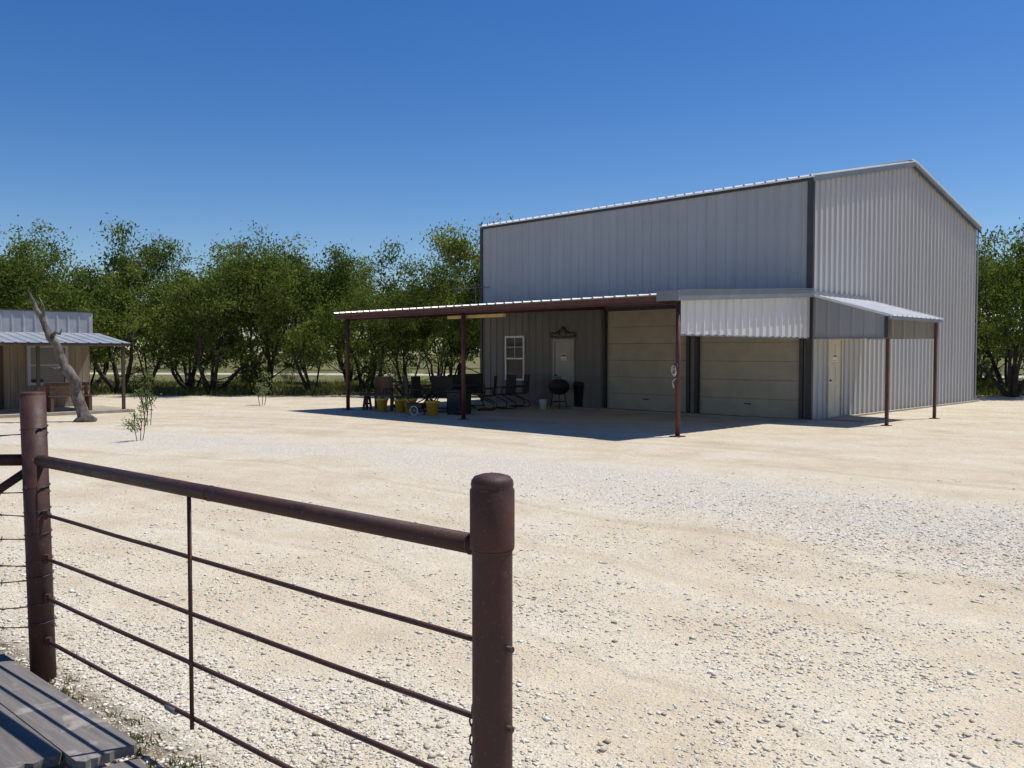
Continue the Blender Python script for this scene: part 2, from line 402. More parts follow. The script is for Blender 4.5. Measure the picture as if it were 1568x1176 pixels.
mb.box(a0+.055,a1-.055,-.04,-.031,1.9,1.916,'white')
mb.obj('window',B)
mb=MB(); mb.box(-L_-.1,.14,-.35,W_+.1,-.1,.045,'concrete'); mb.box(.14,1.1,.6,2.1,-.1,.035,'concrete'); mb.obj('slab',B)

# canopy
cz=lambda y: 2.90+(y+5.9)/5.9*.34
mb=MB()
ribbed(mb,-12.25,.1,-5.92,-.04,lambda a,o,z:(a,z,cz(z)+o),'roof',h=.03)
mb.obj('canopy_roof',B)
mb=MB()
mb.box(-12.22,-.42,-5.80,-5.70,2.74,2.885,'redsteel')
mb.box(-12.22,-.42,-5.84,-5.66,2.73,2.739,'redsteel')
for x in (-.08,-6.6,-11.8): mb.beam((x,-5.68,2.76),(x,-.05,3.09),.09,.14,'redsteel')
mb.beam((-12.2,-5.68,2.81),(-12.2,-.05,3.14),.05,.12,'redsteel')
for y in (-4.6,-3.4,-2.2,-1.1,-.2): mb.box(-12.2,-.1,y-.03,y+.03,cz(y)-.13,cz(y)-.012,'purlin')
mb.box(-7.35,-5.25,-5.60,-5.50,2.60,2.68,'tanwood')
for x in (-7.2,-5.4): mb.box(x-.01,x+.01,-5.56,-5.54,2.68,2.80,'iron')
mb.obj('canopy_frame',B)
mb=MB()
for x in (-.06,-6.6,-11.8):
    mb.tube([(x,-5.7,0),(x,-5.7,2.72)],.05 if x>-1 else .057,'redsteel',14)
    mb.box(x-.12,x+.12,-5.82,-5.58,0,.018,'redsteel')
mb.obj('canopy_posts',B)
mb=MB()
ribbed(mb,-5.7,-.07,2.08,lambda a:2.86+(a+5.7)/5.7*.32,lambda a,o,z:(.0+o,a,z),'skirt',h=.038)
mb.box(-.02,.0,-5.7,-.07,2.06,2.10,'trimgrey')
mb.obj('canopy_end_skirt',B)
mb=MB()
mb.beam((.06,-5.94,2.85),(.06,-.04,3.19),.12,.19,'trimgrey')
mb.box(-.42,.12,-5.96,-5.935,2.76,2.965,'trimgrey')
mb.beam((.02,-5.9,2.965),(.02,-.05,3.305),.24,.012,'trimgrey')
mb.obj('canopy_rake_trim',B)
# lean-to
lz=lambda x:3.16-x/2.0*.58
mb=MB()
ribbed(mb,-.12,3.35,.05,2.0,lambda a,o,z:(z,a,lz(z)+o),'roof',h=.025)
mb.box(.03,.10,-.12,3.35,3.15,3.24,'trimgrey')
mb.obj('lean_to_roof',B)
mb=MB()
ribbed(mb,.075,1.93,2.08,lambda a:lz(a)-.03,lambda a,o,z:(a,-.02-o,z),'siding',h=.025,phase=.15)
ribbed(mb,.075,1.93,2.08,lambda a:lz(a)-.03,lambda a,o,z:(a,3.2-o,z),'siding',h=.025,phase=.15)
mb.beam((.08,-.075,lz(.08)+.0),(2.0,-.075,lz(2.0)+.0),.03,.06,'roof')
mb.beam((.08,-.07,2.07),(1.93,-.07,2.07),.02,.035,'trimgrey')
mb.box(1.85,1.94,-.10,-.055,2.07,2.56,'trim')
mb.beam((1.96,-.1,2.54),(1.96,3.33,2.54),.04,.08,'trimgrey')
mb.beam((.08,3.33,lz(.08)),(2.0,3.33,lz(2.0)),.03,.06,'roof')
mb.obj('lean_to_skirts',B)
mb=MB()
mb.box(1.855,1.925,-.015,.055,0,2.48,'redsteel'); mb.box(1.855,1.925,3.10,3.17,0,2.48,'redsteel')
for y in (.02,3.135): mb.box(1.79,1.99,y-.1,y+.1,0,.015,'redsteel')
mb.obj('lean_to_posts',B)
mb=MB()
for k in range(3):
    pts=[(-.10+.06*math.cos(a)*(.7+.1*k),-5.77-.012*k,1.32+.02*k+.10*math.sin(a)*(.8+.08*k)) for a in np.linspace(0,6.28,13)]
    mb.tube(pts,.011,'rope',5)
mb.tube([(-.06,-5.76,1.2),(-.13,-5.80,1.12),(-.09,-5.80,1.0)],.012,'rope',5)
mb.box(-.10,-.02,-5.80,-5.755,1.40,1.50,'iron')
mb.obj('hose_bundle',B)
mb=MB()
mb.tube([(-11.9,-.4,3.1),(-11.9,-.4,4.0)],.018,'trimgrey',6)
mb.tube([(-12.5,-.9,3.92),(-11.5,.1,3.98)],.012,'trimgrey',5)
for k in range(7):
    q=k/6; c=Vector((-12.5+q,-.9+q,3.92+.06*q)); w=.32-.18*q
    mb.tube([c+Vector((-w,w,0)),c+Vector((w,-w,0))],.007,'trimgrey',4)
mb.obj('tv_antenna',B)

# ------------------------------------------------------------ cabin at left
C=empty('porch_cabin',(-13.05,26.6,0),math.radians(-45))
mb=MB()
def wallseg(y0,y1,z0,z1):
    y=y0
    while y<y1-1e-3:
        w=min(.2,y1-y); mb.box(-.05,random.uniform(-.004,.004),y+.004,y+w-.004,z0,z1,'cabinwall'); y+=w
wallseg(-.62,0,0,2.27); wallseg(-1.75,-.62,0,.75); wallseg(-1.75,-.62,1.95,2.27); wallseg(-2.4,-1.75,0,2.27); wallseg(-3.4,-2.4,2.1,2.27); wallseg(-9,-3.4,0,2.27)
mb.box(-5,-.06,-8.99,-.01,0,2.25,'cabinwall')
mb.obj('walls',C)
mb=MB(); mb.box(-.045,-.02,-3.4,-2.4,0,2.1,'wood'); mb.box(-.02,.02,-3.42,-3.34,0,2.1,'darkwood'); mb.box(-.02,.02,-2.46,-2.38,0,2.1,'darkwood'); mb.obj('door',C)
mb=MB()
mb.box(-.04,-.03,-1.70,-.67,.80,1.90,'glass')
for a in ((-1.75,-1.66,.75,1.95),(-.71,-.62,.75,1.95),(-1.66,-.71,.75,.83),(-1.66,-.71,1.87,1.95),(-1.66,-.71,1.33,1.37)): mb.box(-.03,.03,a[0],a[1],a[2],a[3],'cabinfascia')
mb.obj('window',C)
mb=MB()
ribbed(mb,-9.1,.08,2.27,2.95,lambda a,o,z:(.03+o,a,z),'cabinfascia',h=.02)
ribbed(mb,-5.1,.03,2.27,2.95,lambda a,o,z:(a,.08+o,z),'cabinfascia',h=.02)
mb.box(-5.1,.07,-9.1,.11,2.95,2.99,'trim')
mb.obj('parapet_fascia',C)
mb=MB()
pz=lambda x:2.33-x/2.65*.34
ribbed(mb,-9.1,.25,.05,2.65,lambda a,o,z:(z,a,pz(z)+o),'cabinroof',h=.02)
mb.box(2.60,2.64,-9.1,.24,1.90,1.985,'darkwood')
for y in (.15,-2.15,-4.5,-6.8): mb.beam((.05,y,pz(.05)-.06),(2.6,y,pz(2.6)-.06),.05,.09,'darkwood')
mb.obj('porch_roof',C)
mb=MB()
for y in (.1,-2.15,-4.5,-6.8): mb.box(2.36,2.44,y-.04,y+.04,0,1.93,'darkwood')
mb.obj('porch_posts',C)
mb=MB(); mb.box(-.0,2.7,-9.1,.3,-.1,.08,'concrete'); mb.obj('porch_floor',C)
mb=MB()
for k in range(3): mb.box(-.6,.6,-.18+k*.125,-.07+k*.125,.42,.455,'wood')
for x in (-.5,.5):
    mb.box(x-.04,x+.04,-.17,.17,0,.418,'wood'); mb.box(x-.041,x+.041,.175,.2,0,.80,'wood')
mb.box(-.6,.6,.2,.225,.56,.66,'orange'); mb.box(-.6,.6,.2,.225,.70,.80,'wood')
mb.obj('wooden_bench',loc=(-12.4,24.1,.08),rotz=math.radians(45))

# ------------------------------------------------------------ dead trunk
mb=MB()
base=[(-10.62,21.4,-.05),(-10.66,21.42,.12),(-10.80,21.45,.45),(-10.92,21.48,.75),(-10.92,21.5,1.0),(-11.12,21.5,1.3),(-11.30,21.55,1.6),(-11.36,21.5,1.9),(-11.58,21.5,2.2),(-11.72,21.55,2.55),(-11.93,21.6,2.85),(-12.02,21.6,3.1),(-12.12,21.6,3.3)]
rr=[.25,.18,.13,.12,.13,.12,.10,.105,.085,.07,.05,.03,.012]
pts=[];rd_=[]
for i in range(len(base)-1):
    a=Vector(base[i]);b=Vector(base[i+1])
    for k in range(3):
        q=k/3; pts.append(a.lerp(b,q)+Vector((random.uniform(-.015,.015),random.uniform(-.015,.015),0))); rd_.append((rr[i]*(1-q)+rr[i+1]*q)*random.uniform(.88,1.14))
pts.append(Vector(base[-1])); rd_.append(rr[-1])
mb.tube(pts,rd_,'deadwood',14,jit=.12)
mb.tube([(-11.50,21.5,2.1),(-11.33,21.4,2.22),(-11.2,21.35,2.18),(-11.12,21.3,2.3)],[.06,.045,.03,.01],'deadwood',7,jit=.15)
mb.tube([(-11.15,21.5,1.35),(-11.33,21.35,1.30),(-11.5,21.3,1.36)],[.07,.045,.02],'deadwood',7,jit=.15)
mb.tube([(-10.9,21.45,.7),(-10.72,21.35,.85),(-10.68,21.3,1.02)],[.07,.045,.015],'deadwood',7,jit=.15)
mb.tube([(-11.72,21.55,2.6),(-11.66,21.5,2.85),(-11.78,21.5,3.1)],[.05,.028,.01],'deadwood',6,jit=.15)
for a in (0,1.3,2.6,4,5.2): mb.tube([(-10.66,21.4,.12),(-10.66+.17*math.cos(a),21.4+.17*math.sin(a),.05),(-10.66+.3*math.cos(a),21.4+.3*math.sin(a),-.03)],[.09,.06,.02],'deadwood',7,jit=.1)
mb.obj('dead_tree_trunk')

# ------------------------------------------------------------ pipe fence
F=empty('pipe_fence')
P1=Vector((-.056,2.42,0)); P0=Vector((-2.44,4.43,0))
d01=(P0-P1).normalized()
def post(name,p,r,h,cr=None,ch=0,lean=(0,0)):
    mb=MB()
    top=Vector((p.x+lean[0],p.y+lean[1],h-(.05 if cr else 0)))
    n=32
    if cr:
        mb.lathe([(r,-.1),(r,h-ch)],(p.x,p.y,0),'pipe',n)
        mb.lathe([(r,h-ch-.002),(cr*.99,h-ch),(cr,h-ch+.006),(cr,h-.045),(cr*.93,h-.038),(cr*.96,h-.03),(cr*.93,h-.018),(cr*.8,h-.007),(cr*.5,h-.001),(0,h)],(p.x,p.y,0),'pipe',n)
        mb.lathe([(r,h-ch-.008),(r+.004,h-ch-.004),(r,h-ch)],(p.x,p.y,0),'pipe',n)
    else:
        mb.tube([p+Vector((0,0,-.1)),top],[r,r],'pipe',n)
        mb.lathe([(r,-.0),(r*.97,.012),(r*.9,.016),(0,.018)],tuple(top),'pipe',n)
    mb.obj(name,F)
post('near_post',P1,.0575,1.36,.0635,.21)
post('corner_post',P0,.061,1.485,lean=(-.03,0))
mb=MB()
z=1.15
P0r=P0+Vector((-.02,0,0))
mb.tube([P1+d01*.05+Vector((0,0,z)),P0r-d01*.05+Vector((0,0,z))],.0302,'pipe',18)
for q in (.025,.47,.97):
    c=P1.lerp(P0r,q)+Vector((0,0,z)); mb.tube([c-d01*.004,c+d01*.004],.032,'pipe',16)
mb.obj('top_rail',F)
mb=MB()
def sag(a,b,z,s,n=8):
    return [a.lerp(b,i/n)+Vector((0,0,z-s*math.sin(math.pi*i/n)+random.uniform(-.0015,.0015))) for i in range(n+1)]
for z,s in ((.872,.003),(.645,.006),(.44,.008),(.215,.01)):
    mb.tube(sag(P1-d01*.075,P0-d01*.03,z,s),.0095,'pipe',8)
    q=P0-d01*.068; mb.box(q.x-.012,q.x+.012,q.y-.012,q.y+.012,z-.022,z+.022,'pipe')
q=P1.lerp(P0,.52); off=Vector((-.008,-.010,0))
mb.tube([q+off+Vector((0,0,.17)),q+off+Vector((0,0,1.125))],.009,'pipe',8)
mb.obj('rods',F)
mb=MB()
q=P1.lerp(P0,.575); mb.tube([q+Vector((.02,-.02,.20)),q+Vector((-.04,.035,.20))],.015,'trimgrey',8)
mb.obj('clamp',F)
mb=MB()
for k in range(9):
    c=P1+d01*.072+Vector((-.002,-.02,.67-k*.028)); 
    pts=[c+Vector((.009*math.cos(a)*(1 if k%2 else .25),.009*math.cos(a)*(.25 if k%2 else 1),.019*math.sin(a))) for a in np.linspace(0,6.28,9)]
    mb.tube(pts,.003,'iron',5)
mb.obj('chain',F)
P2=P0+Vector((-4,-.25,0))
mb=MB()
mb.tube([P0r+Vector((-.05,0,1.15)),P2+Vector((0,0,1.15))],.0302,'pipe',16)
mb.tube([P0r+Vector((-.05,0,1.09)),P0+Vector((-1.5,-.1,.12))],.022,'pipe',12)
mb.obj('side_rail',F)
mb=MB(); mb.tube([P2+Vector((0,0,-.1)),P2+Vector((0,0,1.45))],.06,'pipe',18); mb.obj('side_post',F)
mb=MB()
wires=[(1.285,.01),(.98,.03),(.86,.02),(.74,.03),(.60,.02),(.52,.03),(.38,.02),(.28,.03)]
for z,s in wires:
    a=P0+Vector((-.05,-.0,z)); b=P2+Vector((0,0,z+random.uniform(-.08,.08)))
    pp=[a.lerp(b,i/26)+Vector((0,random.uniform(-.006,.006),-s*math.sin(math.pi*i/26)+random.uniform(-.008,.008))) for i in range(27)]
    mb.tube(pp,.0026,'iron',4)
    mb.tube([p+Vector((0,.004,.004*(-1)**i)) for i,p in enumerate(pp)],.002,'iron',4)
    for i in range(1,26):
        c=pp[i]
        for _ in range(2):
            dv=Vector((random.uniform(-.3,.3),random.uniform(-1,1),random.uniform(-1,1))).normalized()*.018
            mb.tube([c-dv,c+dv],.0016,'iron',3)
    zz=z
    lx=-.03*z/1.48
    pts=[P0+Vector((lx+.0645*math.cos(a),.0645*math.sin(a),zz+.006*a+random.uniform(-.002,.002))) for a in np.linspace(0,9.5,22)]
    mb.tube(pts,.0026,'iron',4)
mb.obj('barbed_wire',F)

# ------------------------------------------------------------ plank deck lower-left
mb=MB()
E=Vector((-1.50,3.40,0)); dv=Vector((-1.14,1.02,0)).normalized(); nv=Vector((-dv.y,dv.x,0)); 
if nv.y>0: nv=-nv
ang=math.atan2(dv.y,dv.x)
widths=[.235,.225,.225,.24,.23,.23,.23]; ends=[0,.14,.05,.02,.12,.05,.1]
o=0
Rm=Matrix.Rotation(-ang,4,'Z')
for w,e in zip(widths,ends):
    L=3.2
    z=.14+random.uniform(-.003,.003)
    n=10; vs=[];fs=[]
    for k in range(n+1):
        j=random.uniform(-.018,.012) if 0<k<n else random.uniform(-.005,.03)
        p=nv*(o+(w-.004)*k/n)+dv*(e+j)
        p2=nv*(o+(w-.004)*k/n)+dv*(e+L)
        for pt in (p,p2):
            vs.append((pt.x,pt.y,z)); vs.append((pt.x,pt.y,z-.038))
    for k in range(n):
        b=k*4
        fs+= [(b,b+4,b+6,b+2),(b+1,b+3,b+7,b+5),(b,b+1,b+5,b+4)]
    fs+=[(0,2,3,1),(n*4,n*4+1,n*4+3,n*4+2)]
    mb.add([Rm@Vector(p) for p in vs],fs,'plank')
    o+=w
for q in (.35,1.4,2.4):
    a=Rm@(dv*q+nv*.02); b=Rm@(dv*q+nv*1.5)
    mb.beam((a.x,a.y,.05),(b.x,b.y,.05),.09,.099,'plank')
a=Rm@(nv*.02+dv*-.10); b=Rm@(nv*.9+dv*-.02)
mb.beam((a.x,a.y,.07),(b.x,b.y,.07),.17,.04,'plank')
mb.obj('plank_deck',loc=(E.x,E.y,0),rotz=ang)

# ------------------------------------------------------------ patio furniture
def chair(loc,rz):
    mb=MB()
    for s in (-1,1):
        x=.29*s
        mb.tube([(x,-.24,.03),(x,.24,.03),(x,.27,.06),(x,.25,.2),(x,-.20,.42),(x,-.25,.50),(x,-.24,.62),(x,-.18,.65),(x,.24,.66)],.018,'iron',6)
        mb.tube([(x*.93,-.23,.44),(x*.93,.17,.43),(x*.93,.22,.50),(x*.93,.27,1.02)],.017,'iron',6)
    mb.tube([(-.27,.27,1.02),(.27,.27,1.02)],.017,'iron',6); mb.tube([(-.27,-.23,.44),(.27,-.23,.44)],.015,'iron',6)
    mb.tube([(-.29,-.24,.03),(.29,-.24,.03)],.015,'iron',6)
    pr=[(-.23,.445),(-.05,.42),(.15,.425),(.205,.48),(.235,.78),(.27,1.02)]
    vs=[];fs=[]
    for y,z in pr: vs+=[(-.26,y,z+.012),(.26,y,z+.012),(-.26,y+.006,z),(.26,y+.006,z)]
    for i in range(len(pr)-1):
        b=4*i; fs+=[(b,b+1,b+5,b+4),(b+2,b+6,b+7,b+3),(b,b+4,b+6,b+2),(b+1,b+3,b+7,b+5)]
    mb.add(vs,fs,'sling')
    mb.obj('patio_chair',loc=loc,rotz=math.radians(rz))
for u,y,rz in ((-2.55,24.9,70),(-2.05,25.9,150),(-1.75,27.4,180),(-.75,25.6,-95),(-.25,26.4,-60),(.22,27.3,-75),(-3.0,26.2,110),(-1.2,27.9,10),(-1.9,24.9,20)):
    chair((u,y,0),rz)
mb=MB()
mb.lathe([(0,.72),(.58,.72),(.6,.71),(.6,.695),(.57,.69),(0,.69)],(0,0,0),'iron',32)
mb.lathe([(.04,.69),(.035,.3),(.05,.12)],(0,0,0),'iron',12)
for a in (0.4,1.97,3.54,5.11): mb.tube([(0,0,.16),(.25*math.cos(a),.25*math.sin(a),.09),(.42*math.cos(a),.42*math.sin(a),.01)],.02,'iron',6)
mb.obj('patio_table',loc=(-1.5,26.4,0))
def pot(x,y,s=1):
    mb=MB()
    mb.lathe([(.0,.0),(.12,.0),(.165,.33),(.19,.335),(.195,.385),(.17,.39),(.165,.35)],(0,0,0),'yellow',20)
    mb.lathe([(.165,.35),(0,.36)],(0,0,0),'soil',20)
    for k in range(7):
        a=random.uniform(0,6.28); l=random.uniform(.06,.14)
        mb.tube([(0.05*math.cos(a),.05*math.sin(a),.35),(l*.6*math.cos(a),l*.6*math.sin(a),.36+l*.8),(l*1.1*math.cos(a),l*1.1*math.sin(a),.36+l)],[.008,.007,.002],'leaf2',4)
    o=mb.obj('yellow_flower_pot',loc=(x,y,0)); o.scale=(s,s,s)
for x,y in ((-3.78,25.0),(-3.22,24.75),(-2.98,24.95),(-2.88,24.3),(-2.17,23.4)): pot(x,y,random.uniform(.98,1.12))
mb=MB()
for x in (-.27,.27):
    mb.box(x-.035,x+.035,-.3,-.24,0,.60,'wood'); mb.box(x-.035,x+.035,.26,.32,0,.98,'wood'); mb.box(x-.05,x+.05,-.34,.26,.60,.63,'wood')
for k in range(4): mb.box(-.235,.235,-.28+k*.135,-.165+k*.135,.40,.43,'wood')
for k in range(4): mb.box(-.23+k*.12,-.13+k*.12,.27,.295,.44,.96,'wood')
mb.box(-.235,.235,.262,.268,.90,.99,'wood')
mb.obj('wooden_armchair',loc=(-4.05,26.2,0),rotz=math.radians(-20))
mb=MB()
for k in range(3): mb.box(-.75,.75,-.17+k*.12,-.06+k*.12,.42,.455,'wood')
for x in (-.6,.6):
    mb.beam((x,-.16,.0),(x,-.08,.42),.07,.04,'wood'); mb.beam((x,.16,.0),(x,.08,.42),.07,.04,'wood'); mb.box(x-.03,x+.03,-.15,.15,.16,.21,'wood')
mb.obj('wooden_bench',loc=(-3.9,25.6,0),rotz=math.radians(-38))
mb=MB()
for k in range(5): mb.box(-.8,.8,-.35+k*.142,-.215+k*.142,.69,.725,'wood')
for x in (-.65,.65):
    mb.beam((x,-.34,0),(x,.3,.69),.06,.05,'wood'); mb.beam((x+.055,.34,0),(x+.055,-.3,.69),.06,.05,'wood')
mb.box(-.6,.6,-.03,.03,.33,.39,'wood')
mb.obj('wooden_table',loc=(-3.0,26.6,0),rotz=math.radians(-45))
mb=MB()  # kettle grill
prof=[(0,.42),(.12,.43),(.24,.49),(.31,.58),(.325,.66),(.335,.665),(.33,.68),(.31,.76),(.25,.84),(.14,.90),(0,.92)]
mb.lathe(prof,(0,0,0),'black',24)
mb.tube([(-.06,0,.91),(-.05,0,.96),(.05,0,.96),(.06,0,.91)],.012,'iron',6)
for a in (.5,2.6,4.7): mb.tube([(.2*math.cos(a),.2*math.sin(a),.48),(.3*math.cos(a),.3*math.sin(a),0.0)],.016,'iron',6)
mb.lathe([(0,.2),(.2,.2),(.21,.22)],(0,0,0),'iron',16)
mb.obj('kettle_grill',loc=(1.45,26.6,0))
mb=MB()
mb.lathe([(0,0),(.22,0),(.24,.05),(.29,.68),(.31,.69),(.31,.73),(.30,.74),(.27,.80),(.1,.84),(0,.845)],(0,0,0),'black',24)
for s in (-1,1): mb.tube([(.3*s,-.06,.6),(.34*s,-.05,.6),(.34*s,.05,.6),(.3*s,.06,.6)],.012,'black',6)
mb.obj('trash_can',loc=(2.2,27.0,0))
mb=MB()
mb.box(-.25,.25,-.25,.25,.03,.62,'black',bev=.02); mb.box(-.28,.28,-.28,.28,.621,.66,'black',bev=.01)
for x in (-.2,.2):
    for y in (-.2,.2): mb.box(x-.03,x+.03,y-.03,y+.03,0,.03,'black')
mb.box(-.1,.1,-.27,-.251,.5,.54,'iron')
mb.obj('storage_bin',loc=(-1.48,24.0,0),rotz=math.radians(-40))
mb=MB()
for s in (-1,1):
    pts=[(.2*s,.12*math.cos(a),.13+.12*math.sin(a)) for a in np.linspace(0,6.2832,17)]
    mb.tube(pts,.014,'white',6)
    for k in range(6):
        a=k*math.pi/3; mb.tube([(.2*s,0,.13),(.2*s,.11*math.cos(a),.13+.11*math.sin(a))],.005,'white',4)
mb.tube([(-.21,0,.13),(.21,0,.13)],.012,'iron',6)
mb.box(-.16,.16,-.22,.26,.18,.32,'black',bev=.02)
mb.tube([(-.12,.25,.3),(-.12,.5,.65),(.12,.5,.65),(.12,.25,.3)],.012,'iron',6)
mb.tube([(0,-.2,.18),(0,-.22,.0)],.015,'iron',6)
mb.obj('hand_cart',loc=(-2.62,23.75,0),rotz=math.radians(70))
mb=MB(); mb.lathe([(0,0),(.1,0),(.13,.28),(.14,.285),(.13,.27),(.1,.02),(0,.02)],(0,0,0),'white',16)
mb.tube([(-.13,0,.27),(-.1,0,.42),(.1,0,.42),(.13,0,.27)],.005,'iron',5); mb.obj('bucket',loc=(.95,26.3,0))

# ------------------------------------------------------------ vegetation
def np_mesh(name,V,F,mats,mi=None,smooth=False):
    me=bpy.data.meshes.new(name); me.vertices.add(len(V)); me.vertices.foreach_set('co',V.astype(np.float32).ravel())
    tot=sum(f.size for f in F); nf=sum(len(f) for f in F)
    me.loops.add(tot); me.polygons.add(nf)
    me.loops.foreach_set('vertex_index',np.concatenate([f.ravel() for f in F]).astype(np.int32))
    cnt=np.concatenate([np.full(len(f),f.shape[1]) for f in F]); st=np.concatenate([[0],np.cumsum(cnt)[:-1]])
    me.polygons.foreach_set('loop_start',st.astype(np.int32))
    for m in mats: me.materials.append(M[m])
    if mi is not None: me.polygons.foreach_set('material_index',mi.astype(np.int32))
    me.update(calc_edges=True); me.validate()
    return me

def leaf_quads(C,L,Wd,droop,rng):
    n=len(C); D=rng.normal(size=(n,3)); D[:,2]-=droop; D/=np.linalg.norm(D,axis=1)[:,None]
    Q=rng.normal(size=(n,3)); S_=np.cross(D,Q); S_/=np.linalg.norm(S_,axis=1)[:,None]
    l=(L*rng.uniform(.6,1.3,n))[:,None]; w=(Wd*rng.uniform(.7,1.3,n))[:,None]
    V=np.empty((n,4,3)); V[:,0]=C-D*l/2; V[:,1]=C+S_*w/2; V[:,2]=C+D*l/2; V[:,3]=C-S_*w/2
    return V.reshape(-1,3)

def tree_arrays(seed,H,R,nleaf,L=.16,Wd=.062,spread=.2,levels=4,stems=4,r0=.10,twigs=True,low=.2,zmin=1.2):
    rng=random.Random(seed); nr=np.random.default_rng(seed)
    segs=[];anch=[]
    def grow(p,d,Ln,r,lv):
        q=p.copy(); dd=d.copy(); n=3; pts=[(q.copy(),r)]
        for i in range(n):
            dd=(dd+Vector((rng.uniform(-.28,.28),rng.uniform(-.28,.28),rng.uniform(-.12,.22)))).normalized()
            q=q+dd*Ln/n; rr=r*(1-.35*(i+1)/n); pts.append((q.copy(),rr))
            if lv>=3 or (lv==2 and i==2): anch.append((q.copy(),1.0 if lv>=3 else .5))
        segs.append((pts,lv))
        if lv<=1 and rng.random()<low+.2:
            a=rng.uniform(0,6.28); nd=Vector((math.cos(a),math.sin(a),rng.uniform(-.1,.35))).normalized()
            grow(pts[1][0],nd,Ln*.75,r*.35,3)
        if lv<levels:
            k=rng.choice((2,2,3)) if lv>0 else rng.choice((2,3))
            for j in range(k):
                a=rng.uniform(0,6.28); sp=rng.uniform(.5,1.15)
                nd=(dd+Vector((math.cos(a)*sp,math.sin(a)*sp,rng.uniform(-.28,.38)))).normalized()
                start=pts[-1][0] if j<2 else pts[-2][0]
                grow(start,nd,Ln*rng.uniform(.6,.95),pts[-1][1]*rng.uniform(.6,.8),lv+1)
        elif rng.random()<.9: anch.append((q.copy(),1.3))
    for s in range(stems):
        a=6.28*s/stems+rng.uniform(-.5,.5); tl=rng.uniform(.15,1.05)
        grow(Vector((.12*math.cos(a),.12*math.sin(a),-.05)),Vector((math.cos(a)*tl,math.sin(a)*tl,1)).normalized(),H*rng.uniform(.22,.36),r0*rng.uniform(.5,1.1),0)
    P=np.array([list(a[0]) for a in anch]); W=np.array([a[1] for a in anch])
    zs=(H-.2)/np.percentile(P[:,2],99.7); rs=R/np.percentile(np.hypot(P[:,0],P[:,1]),92)
    mbt=MB()
    for pts,lv in segs:
        if lv>3 and not twigs: continue
        pp=[Vector((p.x*rs,p.y*rs,p.z*zs)) for p,_ in pts]; mbt.tube(pp,[max(r,.008) for _,r in pts],'bark',7 if lv<2 else (5 if lv<3 else 3),cap=False)
    P*=np.array([rs,rs,zs])
    keep=nr.random(len(P))>.2; P=P[keep]; W=W[keep]; W=W*nr.uniform(.1,2.2,len(P)); W/=W.sum()
    idx=nr.choice(len(P),nleaf,p=W)
    C=P[idx]+nr.normal(size=(nleaf,3))*spread*nr.uniform(.6,1.6,len(P))[idx][:,None]*np.array([1.2,1.2,.7])
    C=C[C[:,2]>(zmin if H>3 else .1)]
    LV=leaf_quads(C,L,Wd,.6,nr)
    BV=np.array([list(v) for v in mbt.v]); BF=np.array(mbt.f)
    return BV,BF,LV
def tree_mesh(name,leaf='leaf',**k):
    BV,BF,LV=tree_arrays(**k)
    LF=np.arange(len(LV)).reshape(-1,4)+len(BV)
    mi=np.concatenate([np.zeros(len(BF)),np.ones(len(LF))])
    me=np_mesh(name,np.vstack([BV,LV]),[BF,LF],['bark',leaf],mi)
    return me
variants=[tree_mesh('mesquite_%d'%i,seed=11+i*7,H=6.5,R=2.5+.3*(i%3),nleaf=14500,stems=3+i%3) for i in range(8)]
def place(name,me,x,y,h,H0=6.5,w=1.0,rz=None):
    o=bpy.data.objects.new(name,me); col.objects.link(o); s=h/H0
    o.location=(x,y,0); o.rotation_euler=(0,0,random.uniform(0,6.28) if rz is None else rz); o.scale=(s*w,s*w,s); return o
row=[(-25,36.5,6.6),(-22.2,37.2,7.2),(-19.6,35.8,6.0),(-17.0,36.8,7.3),(-14.4,38,6.0),(-12.6,35.9,5.8),(-10.6,37.4,6.7),
     (-8.2,36.2,6.0),(-6.3,38.0,6.5),(-4.6,35.9,5.0),(-2.4,36.9,6.2),(-.8,35.2,7.1),(1.4,36.6,6.6),
     (19.2,33.4,6.9),(22.6,34.4,6.5),(25.5,34.2,7.0),(28.6,36,7.1),(-28,37,7.2)]
for i,(x,y,h) in enumerate(row): place('mesquite_tree',variants[i%8],x+random.uniform(-.3,.3),y,h,w=random.uniform(.9,1.08))
row2=[(-30,43,7.0),(-25,42.5,6.6),(-20.4,41.5,6.9),(-16,42.5,6.3),(-11.8,41.5,6.9),(-7.4,43,6.2),(-3.6,41,5.2),(0,42,6.8),(4.5,42,6.8),(14,41,6.8),(18.5,39,7.0),(23,40,7.4),(28,42,7.4)]
for i,(x,y,h) in enumerate(row2): place('mesquite_tree',variants[(i*5+2)%8],x,y,h,w=random.uniform(.95,1.15))
row3=[(-33,50,7),(-27,49,7.3),(-21.5,51,7.2),(-15.5,50,7.4),(-9.5,50,7.2),(-4.5,52,6),(1,50,7),(20,48,7),(26,48,7.5)]
for i,(x,y,h) in enumerate(row3): place('mesquite_tree',variants[(i*3+1)%8],x,y,h,w=random.uniform(1,1.2))
br=[tree_arrays(seed=300+i,H=2.0,R=1.3,nleaf=1100,L=.15,Wd=.06,spread=.2,levels=2,stems=5,r0=.03) for i in range(3)]
